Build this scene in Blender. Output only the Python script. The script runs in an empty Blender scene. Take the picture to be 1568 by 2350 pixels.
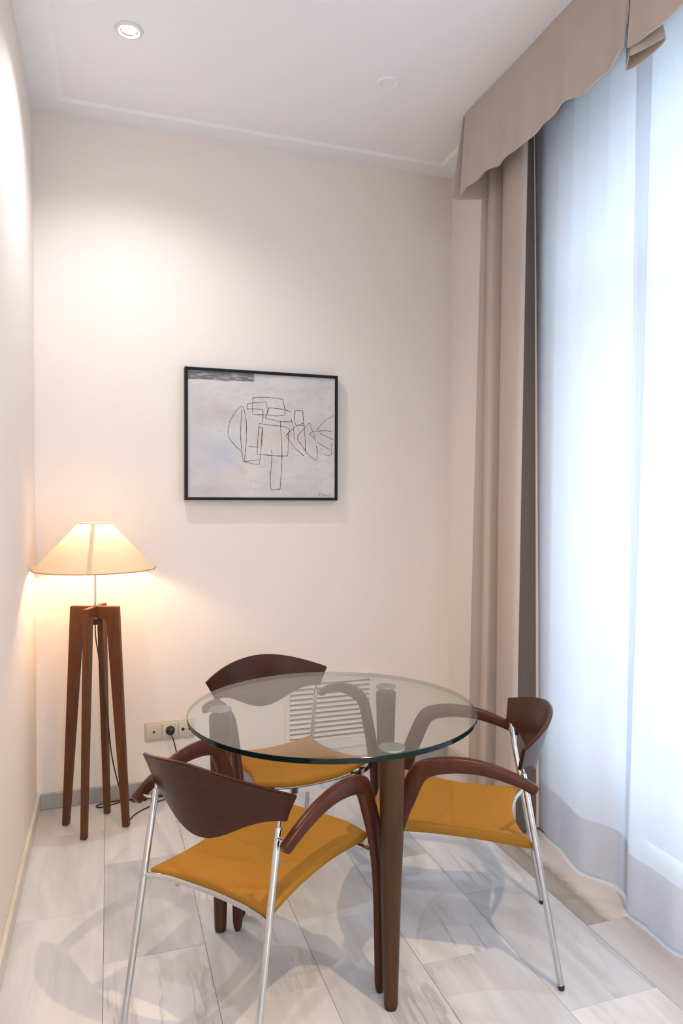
import bpy, bmesh, math, random
from mathutils import Vector, Matrix
from math import pi, sin, cos, sqrt, exp, radians

# ------------------------------------------------------------------ camera, world, lights
SC = bpy.context.scene
COL = SC.collection
def make_camera():
    f, yaw, pitch, roll, sx, sy = 1620.35, 0.3302, -0.0211, 0.0031, 21.28, 5.6
    cd = bpy.data.cameras.new('camera'); co = bpy.data.objects.new('camera', cd); COL.objects.link(co)
    cd.sensor_fit = 'VERTICAL'; cd.sensor_height = 36.0; cd.lens = f / 2350 * 36
    cd.shift_x = -sx / 2350; cd.shift_y = sy / 2350; cd.clip_start = 0.02
    fw = Vector((sin(yaw)*cos(pitch), cos(yaw)*cos(pitch), sin(pitch)))
    r = Vector((cos(yaw), -sin(yaw), 0)); u = r.cross(fw)
    c, s = cos(roll), sin(roll)
    R = c*r + s*u; U = -s*r + c*u
    m = Matrix((R, U, -fw)).transposed().to_4x4(); m.translation = Vector((0.3001, 0, 1.35))
    co.matrix_world = m
    SC.camera = co
make_camera()
EXPOSURE = 0.77
SC.view_settings.view_transform = 'Standard'; SC.view_settings.look = 'None'
SC.view_settings.gamma = 1; SC.view_settings.use_curve_mapping = False
SC.view_settings.exposure = EXPOSURE
W = bpy.data.worlds.new('sky'); SC.world = W; W.use_nodes = True
bg = W.node_tree.nodes['Background']; bg.inputs[0].default_value = (0.61, 0.79, 1.0, 1); bg.inputs[1].default_value = 3.6

WHITE_LED = (0.99, 0.97, 0.99); WARM = (1.0, 0.67, 0.37); LAMPC = (1.0, 0.74, 0.49)
def spot(name, loc, power, size=2.7, color=WHITE_LED, radius=0.015, blend=1.0):
    l = bpy.data.lights.new(name, 'SPOT'); l.energy = power; l.spot_size = size; l.spot_blend = blend
    l.color = color; l.shadow_soft_size = radius
    o = bpy.data.objects.new(name, l); COL.objects.link(o); o.location = loc
    return o
SPOTS = [(0.374, 2.658, 28, WHITE_LED), (0.374, 0.66, 24, WHITE_LED), (1.36, 0.66, 98, WARM), (0.374, -1.3, 20, WHITE_LED), (1.36, -1.3, 50, WARM)]  # all but the first are unseen, added for fill; second fits floor shadows
for (x, y, e, c) in SPOTS:
    spot('downlight_beam', (x, y, 2.975), e, size=2.42 if (x, y) == SPOTS[0][:2] else 2.4, color=c)

# ------------------------------------------------------------------ helpers
def tag(o, label=None, cat=None, group=None, kind=None):
    if label: o['label'] = label
    if cat: o['category'] = cat
    if group: o['group'] = group
    if kind: o['kind'] = kind
    return o
def empty(name, loc=(0,0,0), rz=0):
    o = bpy.data.objects.new(name, None); COL.objects.link(o); o.location = loc; o.rotation_euler = (0,0,rz)
    o.empty_display_size = .05
    return o
def finish(bm, name, mat, parent=None, smooth=True, angle=35, loc=None):
    bmesh.ops.recalc_face_normals(bm, faces=bm.faces)
    me = bpy.data.meshes.new(name); bm.to_mesh(me); bm.free()
    if smooth:
        me.shade_smooth()
        me.set_sharp_from_angle(angle=radians(angle))
    mats = mat if isinstance(mat, (list, tuple)) else [mat]
    for m in mats: me.materials.append(m)
    o = bpy.data.objects.new(name, me); COL.objects.link(o)
    if parent: o.parent = parent
    if loc: o.location = loc
    return o
def NB(): return bmesh.new()
def box(bm, x0, x1, y0, y1, z0, z1, bevel=0, seg=1):
    r = bmesh.ops.create_cube(bm, size=1)
    vs = r['verts']
    for v in vs:
        v.co = Vector(((x0+x1)/2 + v.co.x*(x1-x0), (y0+y1)/2 + v.co.y*(y1-y0), (z0+z1)/2 + v.co.z*(z1-z0)))
    if bevel:
        es = list({e for v in vs for e in v.link_edges})
        bmesh.ops.bevel(bm, geom=es, offset=bevel, segments=seg, affect='EDGES', profile=.5)
def frames(pts):
    pts = [Vector(p) for p in pts]; out = []; n = None
    for i, p in enumerate(pts):
        a = pts[max(i-1, 0)]; b = pts[min(i+1, len(pts)-1)]
        t = (b-a).normalized()
        if n is None:
            n = t.orthogonal().normalized()
        n = (n - t*n.dot(t)).normalized()
        out.append((p, t, n, t.cross(n)))
    return out
def tube(bm, pts, rad, seg=12, cap=True, closed=False):
    fr = frames(pts); rings = []
    for i, (p, t, n, b) in enumerate(fr):
        r = rad[i] if isinstance(rad, (list, tuple)) else rad
        rings.append([bm.verts.new(p + (n*cos(2*pi*k/seg) + b*sin(2*pi*k/seg))*r) for k in range(seg)])
    N = len(rings)
    for i in range(N if closed else N-1):
        A, B = rings[i], rings[(i+1) % N]
        for k in range(seg):
            bm.faces.new((A[k], A[(k+1) % seg], B[(k+1) % seg], B[k]))
    if cap and not closed:
        bm.faces.new(rings[0][::-1]); bm.faces.new(rings[-1])
def lathe(bm, prof, seg=48, c=(0,0), cap=True, closed=False):
    rings = [[bm.verts.new((c[0]+r*cos(2*pi*k/seg), c[1]+r*sin(2*pi*k/seg), z)) for k in range(seg)] for r, z in prof]
    N = len(rings)
    for i in range(N if closed else N-1):
        A, B = rings[i], rings[(i+1) % N]
        for k in range(seg):
            bm.faces.new((A[k], A[(k+1) % seg], B[(k+1) % seg], B[k]))
    if cap and not closed:
        if prof[0][0] > 1e-6: bm.faces.new(rings[0][::-1])
        if prof[-1][0] > 1e-6: bm.faces.new(rings[-1])
def prism(bm, poly, fn0, fn1):
    """poly: 2d points; fn0/fn1 map (a,b) to 3d for both ends"""
    A = [bm.verts.new(fn0(*p)) for p in poly]; B = [bm.verts.new(fn1(*p)) for p in poly]
    n = len(poly)
    bm.faces.new(A[::-1]); bm.faces.new(B)
    for i in range(n): bm.faces.new((A[i], A[(i+1) % n], B[(i+1) % n], B[i]))
def spline(pts, n=8, closed=False):
    P = [Vector(p) for p in pts]; out = []; N = len(P)
    rng = range(N if closed else N-1)
    for i in rng:
        if closed: a, b, c, d = P[(i-1) % N], P[i], P[(i+1) % N], P[(i+2) % N]
        else: a, b, c, d = P[max(i-1, 0)], P[i], P[i+1], P[min(i+2, N-1)]
        for k in range(n):
            t = k/n
            out.append(.5*((2*b) + (c-a)*t + (2*a-5*b+4*c-d)*t*t + (-a+3*b-3*c+d)*t**3))
    if not closed: out.append(P[-1])
    return out
def grid(bm, f, nu, nv, closeu=False):
    V = [[bm.verts.new(f(i/nu, j/nv)) for j in range(nv+1)] for i in range(nu+1)]
    for i in range(nu):
        for j in range(nv):
            bm.faces.new((V[i][j], V[i+1][j], V[i+1][j+1], V[i][j+1]))
    return V
def slab(bm, f, nu, nv, off):
    """closed thin solid: grid f(u,v) and its copy off(u,v)"""
    A = [[bm.verts.new(f(i/nu, j/nv)) for j in range(nv+1)] for i in range(nu+1)]
    B = [[bm.verts.new(off(i/nu, j/nv)) for j in range(nv+1)] for i in range(nu+1)]
    for i in range(nu):
        for j in range(nv):
            bm.faces.new((A[i][j], A[i+1][j], A[i+1][j+1], A[i][j+1]))
            bm.faces.new((B[i][j+1], B[i+1][j+1], B[i+1][j], B[i][j]))
    for i in range(nu):
        bm.faces.new((A[i+1][0], A[i][0], B[i][0], B[i+1][0]))
        bm.faces.new((A[i][nv], A[i+1][nv], B[i+1][nv], B[i][nv]))
    for j in range(nv):
        bm.faces.new((A[0][j], A[0][j+1], B[0][j+1], B[0][j]))
        bm.faces.new((A[nu][j+1], A[nu][j], B[nu][j], B[nu][j+1]))

# ------------------------------------------------------------------ materials
class Mt:
    def __init__(s, name):
        s.m = bpy.data.materials.new(name); s.m.use_nodes = True
        s.nt = s.m.node_tree; s.p = s.nt.nodes['Principled BSDF']; s.out = s.nt.nodes['Material Output']
    def n(s, t, **kw):
        x = s.nt.nodes.new(t)
        for k, v in kw.items():
            if k.startswith('i_'):
                key = k[2:]; key = int(key) if key.isdigit() else key.replace('_', ' ')
                x.inputs[key].default_value = v
            else: setattr(x, k, v)
        return x
    def l(s, a, b): s.nt.links.new(a, b)
    def ramp(s, fac, stops):
        r = s.n('ShaderNodeValToRGB'); s.l(fac, r.inputs[0])
        el = r.color_ramp.elements
        while len(el) < len(stops): el.new(.5)
        for e, (p, c) in zip(el, stops): e.position = p; e.color = (*c, 1)
        return r.outputs[0]
    def mix(s, fac, a, b, mode='MIX'):
        x = s.n('ShaderNodeMix', data_type='RGBA', blend_type=mode)
        for sock, v in ((x.inputs[0], fac), (x.inputs[6], a), (x.inputs[7], b)):
            if isinstance(v, (int, float)): sock.default_value = v
            elif isinstance(v, tuple): sock.default_value = (*v, 1) if len(v) == 3 else v
            else: s.l(v, sock)
        return x.outputs[2]
    def bump(s, h, strength=.2, dist=.002):
        b = s.n('ShaderNodeBump'); b.inputs['Strength'].default_value = strength; b.inputs['Distance'].default_value = dist
        s.l(h, b.inputs['Height']); s.l(b.outputs[0], s.p.inputs['Normal'])
    def coord(s, kind='Object', scale=(1,1,1), rot=(0,0,0), rand=False):
        tc = s.n('ShaderNodeTexCoord'); mp = s.n('ShaderNodeMapping')
        mp.inputs['Scale'].default_value = scale; mp.inputs['Rotation'].default_value = rot
        src = tc.outputs[kind]
        if rand:
            oi = s.n('ShaderNodeObjectInfo'); vm = s.n('ShaderNodeVectorMath', operation='MULTIPLY_ADD')
            cx = s.n('ShaderNodeCombineXYZ')
            for k, mul in enumerate((37., 91., 53.)):
                mm = s.n('ShaderNodeMath', operation='MULTIPLY'); mm.inputs[1].default_value = mul
                s.l(oi.outputs['Random'], mm.inputs[0]); s.l(mm.outputs[0], cx.inputs[k])
            vm.inputs[1].default_value = (1,1,1)
            s.l(src, vm.inputs[0]); s.l(cx.outputs[0], vm.inputs[2]); src = vm.outputs[0]
        s.l(src, mp.inputs[0]); return mp.outputs[0]
    def noise(s, vec, scale, detail=4, rough=.5, dist=0):
        x = s.n('ShaderNodeTexNoise'); s.l(vec, x.inputs['Vector'])
        x.inputs['Scale'].default_value = scale; x.inputs['Detail'].default_value = detail
        x.inputs['Roughness'].default_value = rough; x.inputs['Distortion'].default_value = dist
        return x.outputs[0]
def plain(name, col, rough=.5, metal=0, spec=.5, coat=0, bump=None):
    M = Mt(name); p = M.p
    p.inputs['Base Color'].default_value = (*col, 1); p.inputs['Roughness'].default_value = rough
    p.inputs['Metallic'].default_value = metal; p.inputs['Specular IOR Level'].default_value = spec
    p.inputs['Coat Weight'].default_value = coat
    if bump:
        sc, st, d = bump
        M.bump(M.noise(M.coord(), sc, 3), st, d)
    return M.m
def paint(name, c):
    M = Mt(name)
    v = M.coord()
    n = M.noise(v, 1.3, 3)
    M.l(M.mix(n, tuple(x*.985 for x in c), c), M.p.inputs['Base Color'])
    M.p.inputs['Roughness'].default_value = .75; M.p.inputs['Specular IOR Level'].default_value = .25
    M.bump(M.noise(v, 160, 3), .12, .001)
    return M.m
WALL = paint('wall_paint', (.86, .79, .735)); CEIL = paint('ceiling_paint', (.91, .93, .96))
def marble(name, base, vein, rot=0, streak=1.0, dark=(.30,.30,.31)):
    M = Mt(name)
    v = M.coord(rand=True, rot=(0, 0, rot))
    n1 = M.noise(M.coord(rand=True, rot=(0, 0, rot), scale=(11, 1.0, 1)), 1.3, 5, .6, .25)     # soft parallel streaks
    n2 = M.noise(M.coord(rand=True, rot=(0, 0, rot), scale=(3.2, 1.1, 1)), 1.5, 4, .55, .6)      # cloudy bands
    c = M.mix(M.ramp(n1, [(.38, (0,0,0)), (.72, (.95,.95,.95))]), base, vein)
    c = M.mix(M.ramp(n2, [(.48, (0,0,0)), (.74, (.75,.75,.75))]), c, tuple(x*.80 for x in vein))
    n3 = M.noise(M.coord(rand=True, rot=(0, 0, rot+.28), scale=(3.4, .42, 1)), 1.25, 6, .62, .35)
    vein_mask = M.ramp(n3, [(.470, (0,0,0)), (.5, (.75*streak,)*3), (.509, (0,0,0))])
    gate = M.ramp(M.noise(v, 1.6, 2), [(.50, (0,0,0)), (.66, (1,1,1))])
    c = M.mix(M.mix(1., vein_mask, gate, 'MULTIPLY'), c, dark)
    M.l(c, M.p.inputs['Base Color'])
    r = M.n('ShaderNodeMapRange'); M.l(n2, r.inputs[0]); r.inputs[3].default_value = .14; r.inputs[4].default_value = .30
    M.l(r.outputs[0], M.p.inputs['Roughness']); M.p.inputs['Specular IOR Level'].default_value = .5
    return M.m
MARB = [marble('marble_tile_a', (.57,.605,.655), (.43,.46,.50)),
        marble('marble_tile_b', (.64,.665,.70), (.53,.55,.58), rot=.08, streak=.8),
        marble('marble_tile_c', (.52,.55,.60), (.40,.43,.47), rot=1.45, streak=1.0)]
MARB_SLAB = marble('marble_slab', (.49,.505,.53), (.38,.39,.41), rot=.45, streak=1.5, dark=(.16,.16,.17))
MARB_BASE = marble('marble_baseboard', (.40,.40,.395), (.33,.33,.32), rot=pi/2)
GROUT = plain('grout', (.50,.46,.40), .8)
def wood(name, dark, light, scale=1, rough=.30, axis=2, coat=.0):
    M = Mt(name)
    sc = [14, 14, 14]; sc[axis] = 1.2
    v = M.coord(scale=tuple(s*scale for s in sc))
    n = M.noise(v, 2.4, 6, .62, .6)
    c = M.ramp(n, [(.32, dark), (.7, light)])
    f = M.noise(M.coord(scale=tuple(s*scale*5 for s in sc)), 3, 3)
    c = M.mix(.25, c, M.ramp(f, [(.3, dark), (.7, light)]))
    M.l(c, M.p.inputs['Base Color']); M.p.inputs['Roughness'].default_value = rough
    M.p.inputs['Coat Weight'].default_value = coat; M.p.inputs['Coat Roughness'].default_value = .18
    M.p.inputs['Specular IOR Level'].default_value = .22
    M.bump(f, .05, .0006)
    return M.m
WOOD_CHAIR = wood('stained_beech', (.045,.012,.006), (.082,.023,.011))
WOOD_BACK = wood('stained_beech_ply', (.034,.010,.0045), (.058,.017,.0075), axis=0)
WOOD_TABLE = wood('table_leg_wood', (.045,.020,.010), (.09,.042,.020), rough=.35)
WOOD_LAMP = wood('lamp_wood', (.085,.030,.012), (.165,.060,.024), rough=.45, coat=0)
CHROME = plain('chrome', (.60,.61,.62), .11, 1)
BRUSHED = plain('brushed_metal', (.55,.57,.57), .28, 1)
RUBBER = plain('black_rubber', (.012,.012,.012), .5)
BLACK = plain('black_lacquer', (.004,.005,.008), .45, 0, .25)
PLASTIC = plain('ivory_plastic', (.60,.55,.47), .3)
WHITE = plain('white_lacquer', (.78,.76,.72), .4)
FRAMEWHITE = plain('window_white', (.87,.87,.87), .4)
def fabric(name, c, c2, sc=900, st=.25, sheen=0.):
    M = Mt(name); v = M.coord()
    n = M.noise(v, sc, 2); b = M.noise(v, 6, 3)
    col = M.mix(M.ramp(n, [(.35, (0,0,0)), (.65, (1,1,1))]), c2, c)
    col = M.mix(M.ramp(b, [(.3, (0,0,0)), (.7, (.35,.35,.35))]), col, c2)
    M.l(col, M.p.inputs['Base Color']); M.p.inputs['Roughness'].default_value = .85
    M.p.inputs['Specular IOR Level'].default_value = .15; M.p.inputs['Sheen Weight'].default_value = sheen
    M.bump(n, st, .0006)
    return M.m
MUSTARD = fabric('mustard_upholstery', (.37,.175,.026), (.31,.14,.018))
TAUPE = fabric('taupe_curtain_cloth', (.55,.475,.42), (.49,.42,.37), sheen=0.)
FOLD_SHADE = fabric('fold_shade_cloth', (.13,.098,.080), (.11,.082,.066))  # dark brown cloth with the deep fold's shade in its colour
def sheer(name='sheer_voile', k=(1,1,1)):
    M = Mt(name)
    nt = M.nt; nt.nodes.remove(M.p)
    v = M.coord(scale=(1, 1, 1))
    w = M.noise(M.coord(scale=(300, 420, 160)), 1.0, 2)
    fac = M.n('ShaderNodeMapRange'); M.l(w, fac.inputs[0]); fac.inputs[1].default_value = .3; fac.inputs[2].default_value = .7
    fac.inputs[3].default_value = SHEER_T - .03; fac.inputs[4].default_value = SHEER_T + .03
    tr = M.n('ShaderNodeBsdfTransparent'); tl = M.n('ShaderNodeBsdfTranslucent'); df = M.n('ShaderNodeBsdfDiffuse')
    tr.inputs[0].default_value = (.97, .98, 1, 1)
    tl.inputs[0].default_value = (.76*k[0], .79*k[1], .84*k[2], 1); df.inputs[0].default_value = (.86*k[0], .87*k[1], .90*k[2], 1)
    m1 = M.n('ShaderNodeMixShader'); m1.inputs[0].default_value = .45; M.l(tl.outputs[0], m1.inputs[1]); M.l(df.outputs[0], m1.inputs[2])
    m2 = M.n('ShaderNodeMixShader'); M.l(fac.outputs[0], m2.inputs[0]); M.l(m1.outputs[0], m2.inputs[1]); M.l(tr.outputs[0], m2.inputs[2])
    M.l(m2.outputs[0], M.out.inputs[0]); return M.m
SHEER_T = .11
SHEER = sheer(); SHEER_HEM = sheer('sheer_hem', (.93, .87, .87))
def glassy(name, tint, f0=.06, rough=0.0):
    """clear sheet: facing-angle reflection over straight transmission (both faces of the sheet do it)"""
    M = Mt(name); nt = M.nt; nt.nodes.remove(M.p)
    lw = M.n('ShaderNodeLayerWeight'); lw.inputs[0].default_value = .5
    pw = M.n('ShaderNodeMath', operation='POWER'); M.l(lw.outputs['Facing'], pw.inputs[0]); pw.inputs[1].default_value = 5
    mr = M.n('ShaderNodeMapRange'); M.l(pw.outputs[0], mr.inputs[0]); mr.inputs[3].default_value = f0; mr.inputs[4].default_value = 1
    tr = M.n('ShaderNodeBsdfTransparent'); tr.inputs[0].default_value = (*tint, 1)
    gl = M.n('ShaderNodeBsdfGlossy'); gl.inputs['Roughness'].default_value = rough
    mx = M.n('ShaderNodeMixShader'); M.l(mr.outputs[0], mx.inputs[0]); M.l(tr.outputs[0], mx.inputs[1]); M.l(gl.outputs[0], mx.inputs[2])
    M.l(mx.outputs[0], M.out.inputs[0]); return M.m
GLASS_TOP = glassy('table_glass', (.955,.975,.96)); WINDOW_GLASS = glassy('window_glass', (.97,.985,.98))
def glass_edge():
    M = Mt('glass_edge_green'); p = M.p
    p.inputs['Base Color'].default_value = (.003,.013,.014,1); p.inputs['Roughness'].default_value = .12; p.inputs['Specular IOR Level'].default_value = .3
    g = M.n('ShaderNodeNewGeometry'); tr = M.n('ShaderNodeBsdfTransparent'); tr.inputs[0].default_value = (.62,.68,.62,1)   # the far rim, seen from inside the glass
    mx = M.n('ShaderNodeMixShader'); M.l(g.outputs['Backfacing'], mx.inputs[0]); M.l(p.outputs[0], mx.inputs[1]); M.l(tr.outputs[0], mx.inputs[2])
    M.l(mx.outputs[0], M.out.inputs[0]); return M.m
GLASS_EDGE = glass_edge()
def emis(name, col, s):
    M = Mt(name); M.nt.nodes.remove(M.p); e = M.n('ShaderNodeEmission'); e.inputs[0].default_value = (*col, 1); e.inputs[1].default_value = s
    M.l(e.outputs[0], M.out.inputs[0]); return M.m
BULB_DOWN = emis('downlight_bulb', (1.0,.93,.82), 30.0)
BULB_LAMP = emis('lamp_bulb', LAMPC, 125.0)
def shade_mat(name, c, tl):
    M = Mt(name); M.nt.nodes.remove(M.p)
    n = M.noise(M.coord(scale=(1,1,1)), 60, 4, .6)
    col = M.mix(n, c, tuple(x*.86 for x in c))
    t = M.n('ShaderNodeBsdfTranslucent'); d = M.n('ShaderNodeBsdfDiffuse'); M.l(col, t.inputs[0]); M.l(col, d.inputs[0])
    mx = M.n('ShaderNodeMixShader'); mx.inputs[0].default_value = tl; M.l(d.outputs[0], mx.inputs[1]); M.l(t.outputs[0], mx.inputs[2])
    M.l(mx.outputs[0], M.out.inputs[0]); return M.m
SHADE = shade_mat('parchment_shade', (.82,.66,.46), .13)
SHADE_SEAM = shade_mat('parchment_seam', (.78,.62,.42), .10)

# ------------------------------------------------------------------ the room shell
XR, YB, H, YF = 1.982, 3.313, 3.005, -2.4
XO = 2.25                                                  # outer face of the window reveal
NY0, NY1, NZ = 0.76, 2.42, 2.86                            # the window niche in the right-hand wall
AY0, AY1, ASP = 1.00, 2.27, 2.18                           # arched opening in the window plane
bm = NB(); box(bm, -.1, 2.3, YF-.1, YB+.1, -.12, -.022)
floor = tag(finish(bm, 'floor', GROUT, smooth=False), kind='structure')
TL, TWD = 0.585, 0.2904
random.seed(4)
def tile_obj(name, x0, x1, y0, y1, mat, h=0.0, g=.0005):
    bm = NB(); box(bm, x0+g-(x0+x1)/2, x1-g-(x0+x1)/2, y0+g-(y0+y1)/2, y1-g-(y0+y1)/2, -.02, 0, .0007)
    o = finish(bm, name, mat, floor, smooth=False)
    o.location = ((x0+x1)/2, (y0+y1)/2, h)
    return o
edges = [-.012, 0.2795, 0.572, 0.866, 1.156, 1.4465, 1.733]
for c in range(6):
    off = (2.438, 2.144, 2.438, 2.137, 2.43, 2.135)[c]
    y = off
    while y > YF: y -= TL
    while y < YB:
        y0, y1 = max(y, YF), min(y+TL, YB)
        if y1 - y0 > .02:
            m = MARB[random.choice((0, 0, 1, 1, 2))] if c > 1 else MARB[random.choice((1, 1, 0))]
            tile_obj('tile', edges[c], edges[c+1], y0, y1, m, random.uniform(-.0003, .0003))
        y += TL
def band_marble():
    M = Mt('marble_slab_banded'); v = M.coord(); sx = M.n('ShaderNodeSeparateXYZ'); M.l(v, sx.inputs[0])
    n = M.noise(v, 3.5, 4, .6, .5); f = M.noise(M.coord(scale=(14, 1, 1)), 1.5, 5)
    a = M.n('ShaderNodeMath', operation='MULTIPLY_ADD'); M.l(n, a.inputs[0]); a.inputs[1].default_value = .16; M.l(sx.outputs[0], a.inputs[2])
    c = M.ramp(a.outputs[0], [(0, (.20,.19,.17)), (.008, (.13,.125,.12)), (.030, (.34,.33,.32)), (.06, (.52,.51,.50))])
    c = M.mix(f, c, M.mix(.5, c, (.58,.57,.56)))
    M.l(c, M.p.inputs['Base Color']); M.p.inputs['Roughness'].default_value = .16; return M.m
BAND = band_marble()
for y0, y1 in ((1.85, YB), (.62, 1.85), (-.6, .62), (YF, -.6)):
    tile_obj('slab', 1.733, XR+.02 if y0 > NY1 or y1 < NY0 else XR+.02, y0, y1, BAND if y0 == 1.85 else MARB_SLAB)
bm = NB(); box(bm, XR+.02, XO+.14, NY0, NY1, -.12, -.001)
tag(finish(bm, 'trim_6', MARB[1], smooth=False), kind='structure')                 # marble sill of the niche

def shell(name, mat, *bs):
    bm = NB()
    for b in bs: box(bm, *b)
    return tag(finish(bm, name, mat, smooth=False), kind='structure')
shell('wall_back', WALL, (-.1, 2.4, YB, YB+.1, -.1, H+.1))
shell('wall_left', WALL, (-.1, 0, YF-.1, YB, -.1, H+.1))
shell('wall_front', WALL, (-.1, .35, YF-.1, YF, -.1, H+.1), (1.65, 2.4, YF-.1, YF, -.1, H+.1), (.35, 1.65, YF-.1, YF, 2.75, H+.1), (.35, 1.65, YF-.1, YF, -.1, .02))
def make_fill_window():  # added unseen window that lets in sky light as cool fill
    root = tag(empty('added_fill_window', (1.0, YF-.05, 0)), kind='structure')
    bm = NB()
    for B in ((-.65, -.60, .02, 2.75), (.60, .65, .02, 2.75), (-.60, .60, .02, .09), (-.60, .60, 2.68, 2.75), (-.03, .03, .09, 2.68)): box(bm, B[0], B[1], -.03, .03, B[2], B[3], .003)
    finish(bm, 'window_frame', FRAMEWHITE, root, False)
    for a, b in ((-.60, -.03), (.03, .60)):
        bm = NB(); bm.faces.new([bm.verts.new((x, 0, z)) for x, z in ((a, .09), (b, .09), (b, 2.68), (a, 2.68))]); finish(bm, 'pane', WINDOW_GLASS, root, False)
make_fill_window()
shell('wall_right', WALL, (XR, XO+.1, NY1, YB, -.1, H+.1), (XR, XO+.1, YF, NY0, -.1, H+.1), (XR, XO+.1, NY0, NY1, NZ, H+.1))
shell('ceiling', CEIL, (-.1, 2.4, YF-.1, YB+.1, H+.008, H+.1))
# lowered plaster border round the ceiling, with a small sloping step
def border():
    bm = NB()
    w = .105; s = .018
    for z0, inn in ((H, 0),):
        o = [(0, YF), (XR, YF), (XR, YB), (0, YB)]
        i1 = [(w, YF+w), (XR-w, YF+w), (XR-w, YB-w), (w, YB-w)]
        i2 = [(w+s, YF+w+s), (XR-w-s, YF+w+s), (XR-w-s, YB-w-s), (w+s, YB-w-s)]
        O = [bm.verts.new((*p, H)) for p in o]; A = [bm.verts.new((*p, H)) for p in i1]; B = [bm.verts.new((*p, H+.008)) for p in i2]
        T = [bm.verts.new((*p, H+.008)) for p in o]
        for k in range(4):
            j = (k+1) % 4
            bm.faces.new((O[k], O[j], A[j], A[k])); bm.faces.new((A[k], A[j], B[j], B[k]))
            bm.faces.new((T[j], T[k], B[k], B[j])); bm.faces.new((O[j], O[k], T[k], T[j]))
    return tag(finish(bm, 'trim_1', CEIL, smooth=False), kind='structure')
border()
# window plane: arched opening, splayed reveal in front of it
def window_plane():
    bm = NB(); N = 28; R = (AY1-AY0)/2; YC = (AY0+AY1)/2
    arch = [(AY1, 0.0), (AY1, ASP)] + [(YC + R*cos(pi*k/N), ASP + R*sin(pi*k/N)) for k in range(1, N)] + [(AY0, ASP), (AY0, 0.0)]
    yc2, R2 = (NY0+NY1)/2, (NY1-NY0)/2
    outer = [(NY1, 0.0), (NY1, ASP)]
    for k in range(1, N):
        a = pi*k/N; dy, dz = cos(a), sin(a)
        t = min(R2/abs(dy) if abs(dy) > 1e-6 else 9, (NZ-ASP)/dz)
        outer.append((yc2 + dy*t, ASP + dz*t))
    outer += [(NY0, ASP), (NY0, 0.0)]
    A = [bm.verts.new((XO, *p)) for p in arch]; A2 = [bm.verts.new((XO+.1, *p)) for p in arch]
    B = [bm.verts.new((XR, *p)) for p in outer]
    B2 = [bm.verts.new((XO+.1, *p)) for p in outer]
    for i in range(len(A)-1):
        bm.faces.new((B[i], B[i+1], A[i+1], A[i]))            # splay towards the room
        bm.faces.new((A[i], A[i+1], A2[i+1], A2[i]))
        bm.faces.new((A2[i], A2[i+1], B2[i+1], B2[i]))
    # leave the rear closed by the wall blocks
    return tag(finish(bm, 'trim_2', FRAMEWHITE, smooth=True, angle=40), kind='structure')
window_plane()
def window():
    root = tag(empty('window_1', (XO+.03, (AY0+AY1)/2, 0)), kind='structure')
    R = (AY1-AY0)/2; N = 28
    def ring(r, x0, x1, w):
        bm = NB()
        pts = [(r, 0.02), (r, ASP)] + [(r*cos(pi*k/N), ASP + r*sin(pi*k/N)) for k in range(1, N)] + [(-r, ASP), (-r, .02)]
        q = r-w
        pin = [(q, 0.02), (q, ASP)] + [(q*cos(pi*k/N), ASP + q*sin(pi*k/N)) for k in range(1, N)] + [(-q, ASP), (-q, .02)]
        L = [[bm.verts.new((x, *p)) for p in P] for x in (x0, x1) for P in (pts, pin)]
        o0, i0, o1, i1 = L
        for k in range(len(pts)-1):
            bm.faces.new((o0[k], o0[k+1], i0[k+1], i0[k])); bm.faces.new((o1[k+1], o1[k], i1[k], i1[k+1]))
            bm.faces.new((i0[k], i0[k+1], i1[k+1], i1[k])); bm.faces.new((o0[k+1], o0[k], o1[k], o1[k+1]))
        for e in (0, -1): bm.faces.new((o0[e], i0[e], i1[e], o1[e]))
        return bm
    finish(ring(R-.001, -.02, .04, .05), 'window_frame', FRAMEWHITE, root, angle=30)
    bm = NB(); box(bm, -.018, .038, -R+.05, R-.05, ASP-.03, ASP+.03, .004); finish(bm, 'transom', FRAMEWHITE, root, False)
    bm = NB(); box(bm, -.016, .036, -.012, .012, ASP+.03, ASP+R-.05, .003); finish(bm, 'glazing_bar', FRAMEWHITE, root, False)
    for s in (-1, 1):
        y0, y1 = sorted((s*.003, s*(R-.052)))
        leaf = empty('window_leaf', (0,0,0)); leaf.parent = root
        bm = NB(); w = .055
        box(bm, -.012, .03, y0, y0+w, .03, ASP-.032, .003); box(bm, -.012, .03, y1-w, y1, .03, ASP-.032, .003)
        box(bm, -.0115, .0295, y0+w, y1-w, .03, .44, .003); box(bm, -.0115, .0295, y0+w, y1-w, ASP-.10, ASP-.032, .003)  # tall solid bottom panel, added to darken the foot of the sheers
        box(bm, -.0115, .0295, y0+w, y1-w, .80, .84, .003)
        finish(bm, 'leaf_frame', FRAMEWHITE, leaf, False)
        bm = NB(); vs = [bm.verts.new((.01, y, z)) for y, z in ((y0+w, .44), (y1-w, .44), (y1-w, ASP-.1), (y0+w, ASP-.1))]; bm.faces.new(vs)
        finish(bm, 'pane', WINDOW_GLASS, leaf, False)
    bm = NB(); c = [(y*(R-.05), ASP+.03) for y in (-1, 1)]
    pts = [(-(R-.052), ASP+.03)] + [((R-.052)*cos(pi*(N-k)/N), ASP+.03+(R-.08)*sin(pi*(N-k)/N)) for k in range(1, N)] + [((R-.052), ASP+.03)]
    bm.faces.new([bm.verts.new((.01, *p)) for p in pts]); finish(bm, 'pane', WINDOW_GLASS, root, False)
    bm = NB(); tube(bm, [(-.02, -.02, 1.02), (-.055, -.02, 1.02), (-.06, -.09, 1.02)], .008, 10); finish(bm, 'window_handle', BRUSHED, root)
window()
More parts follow.
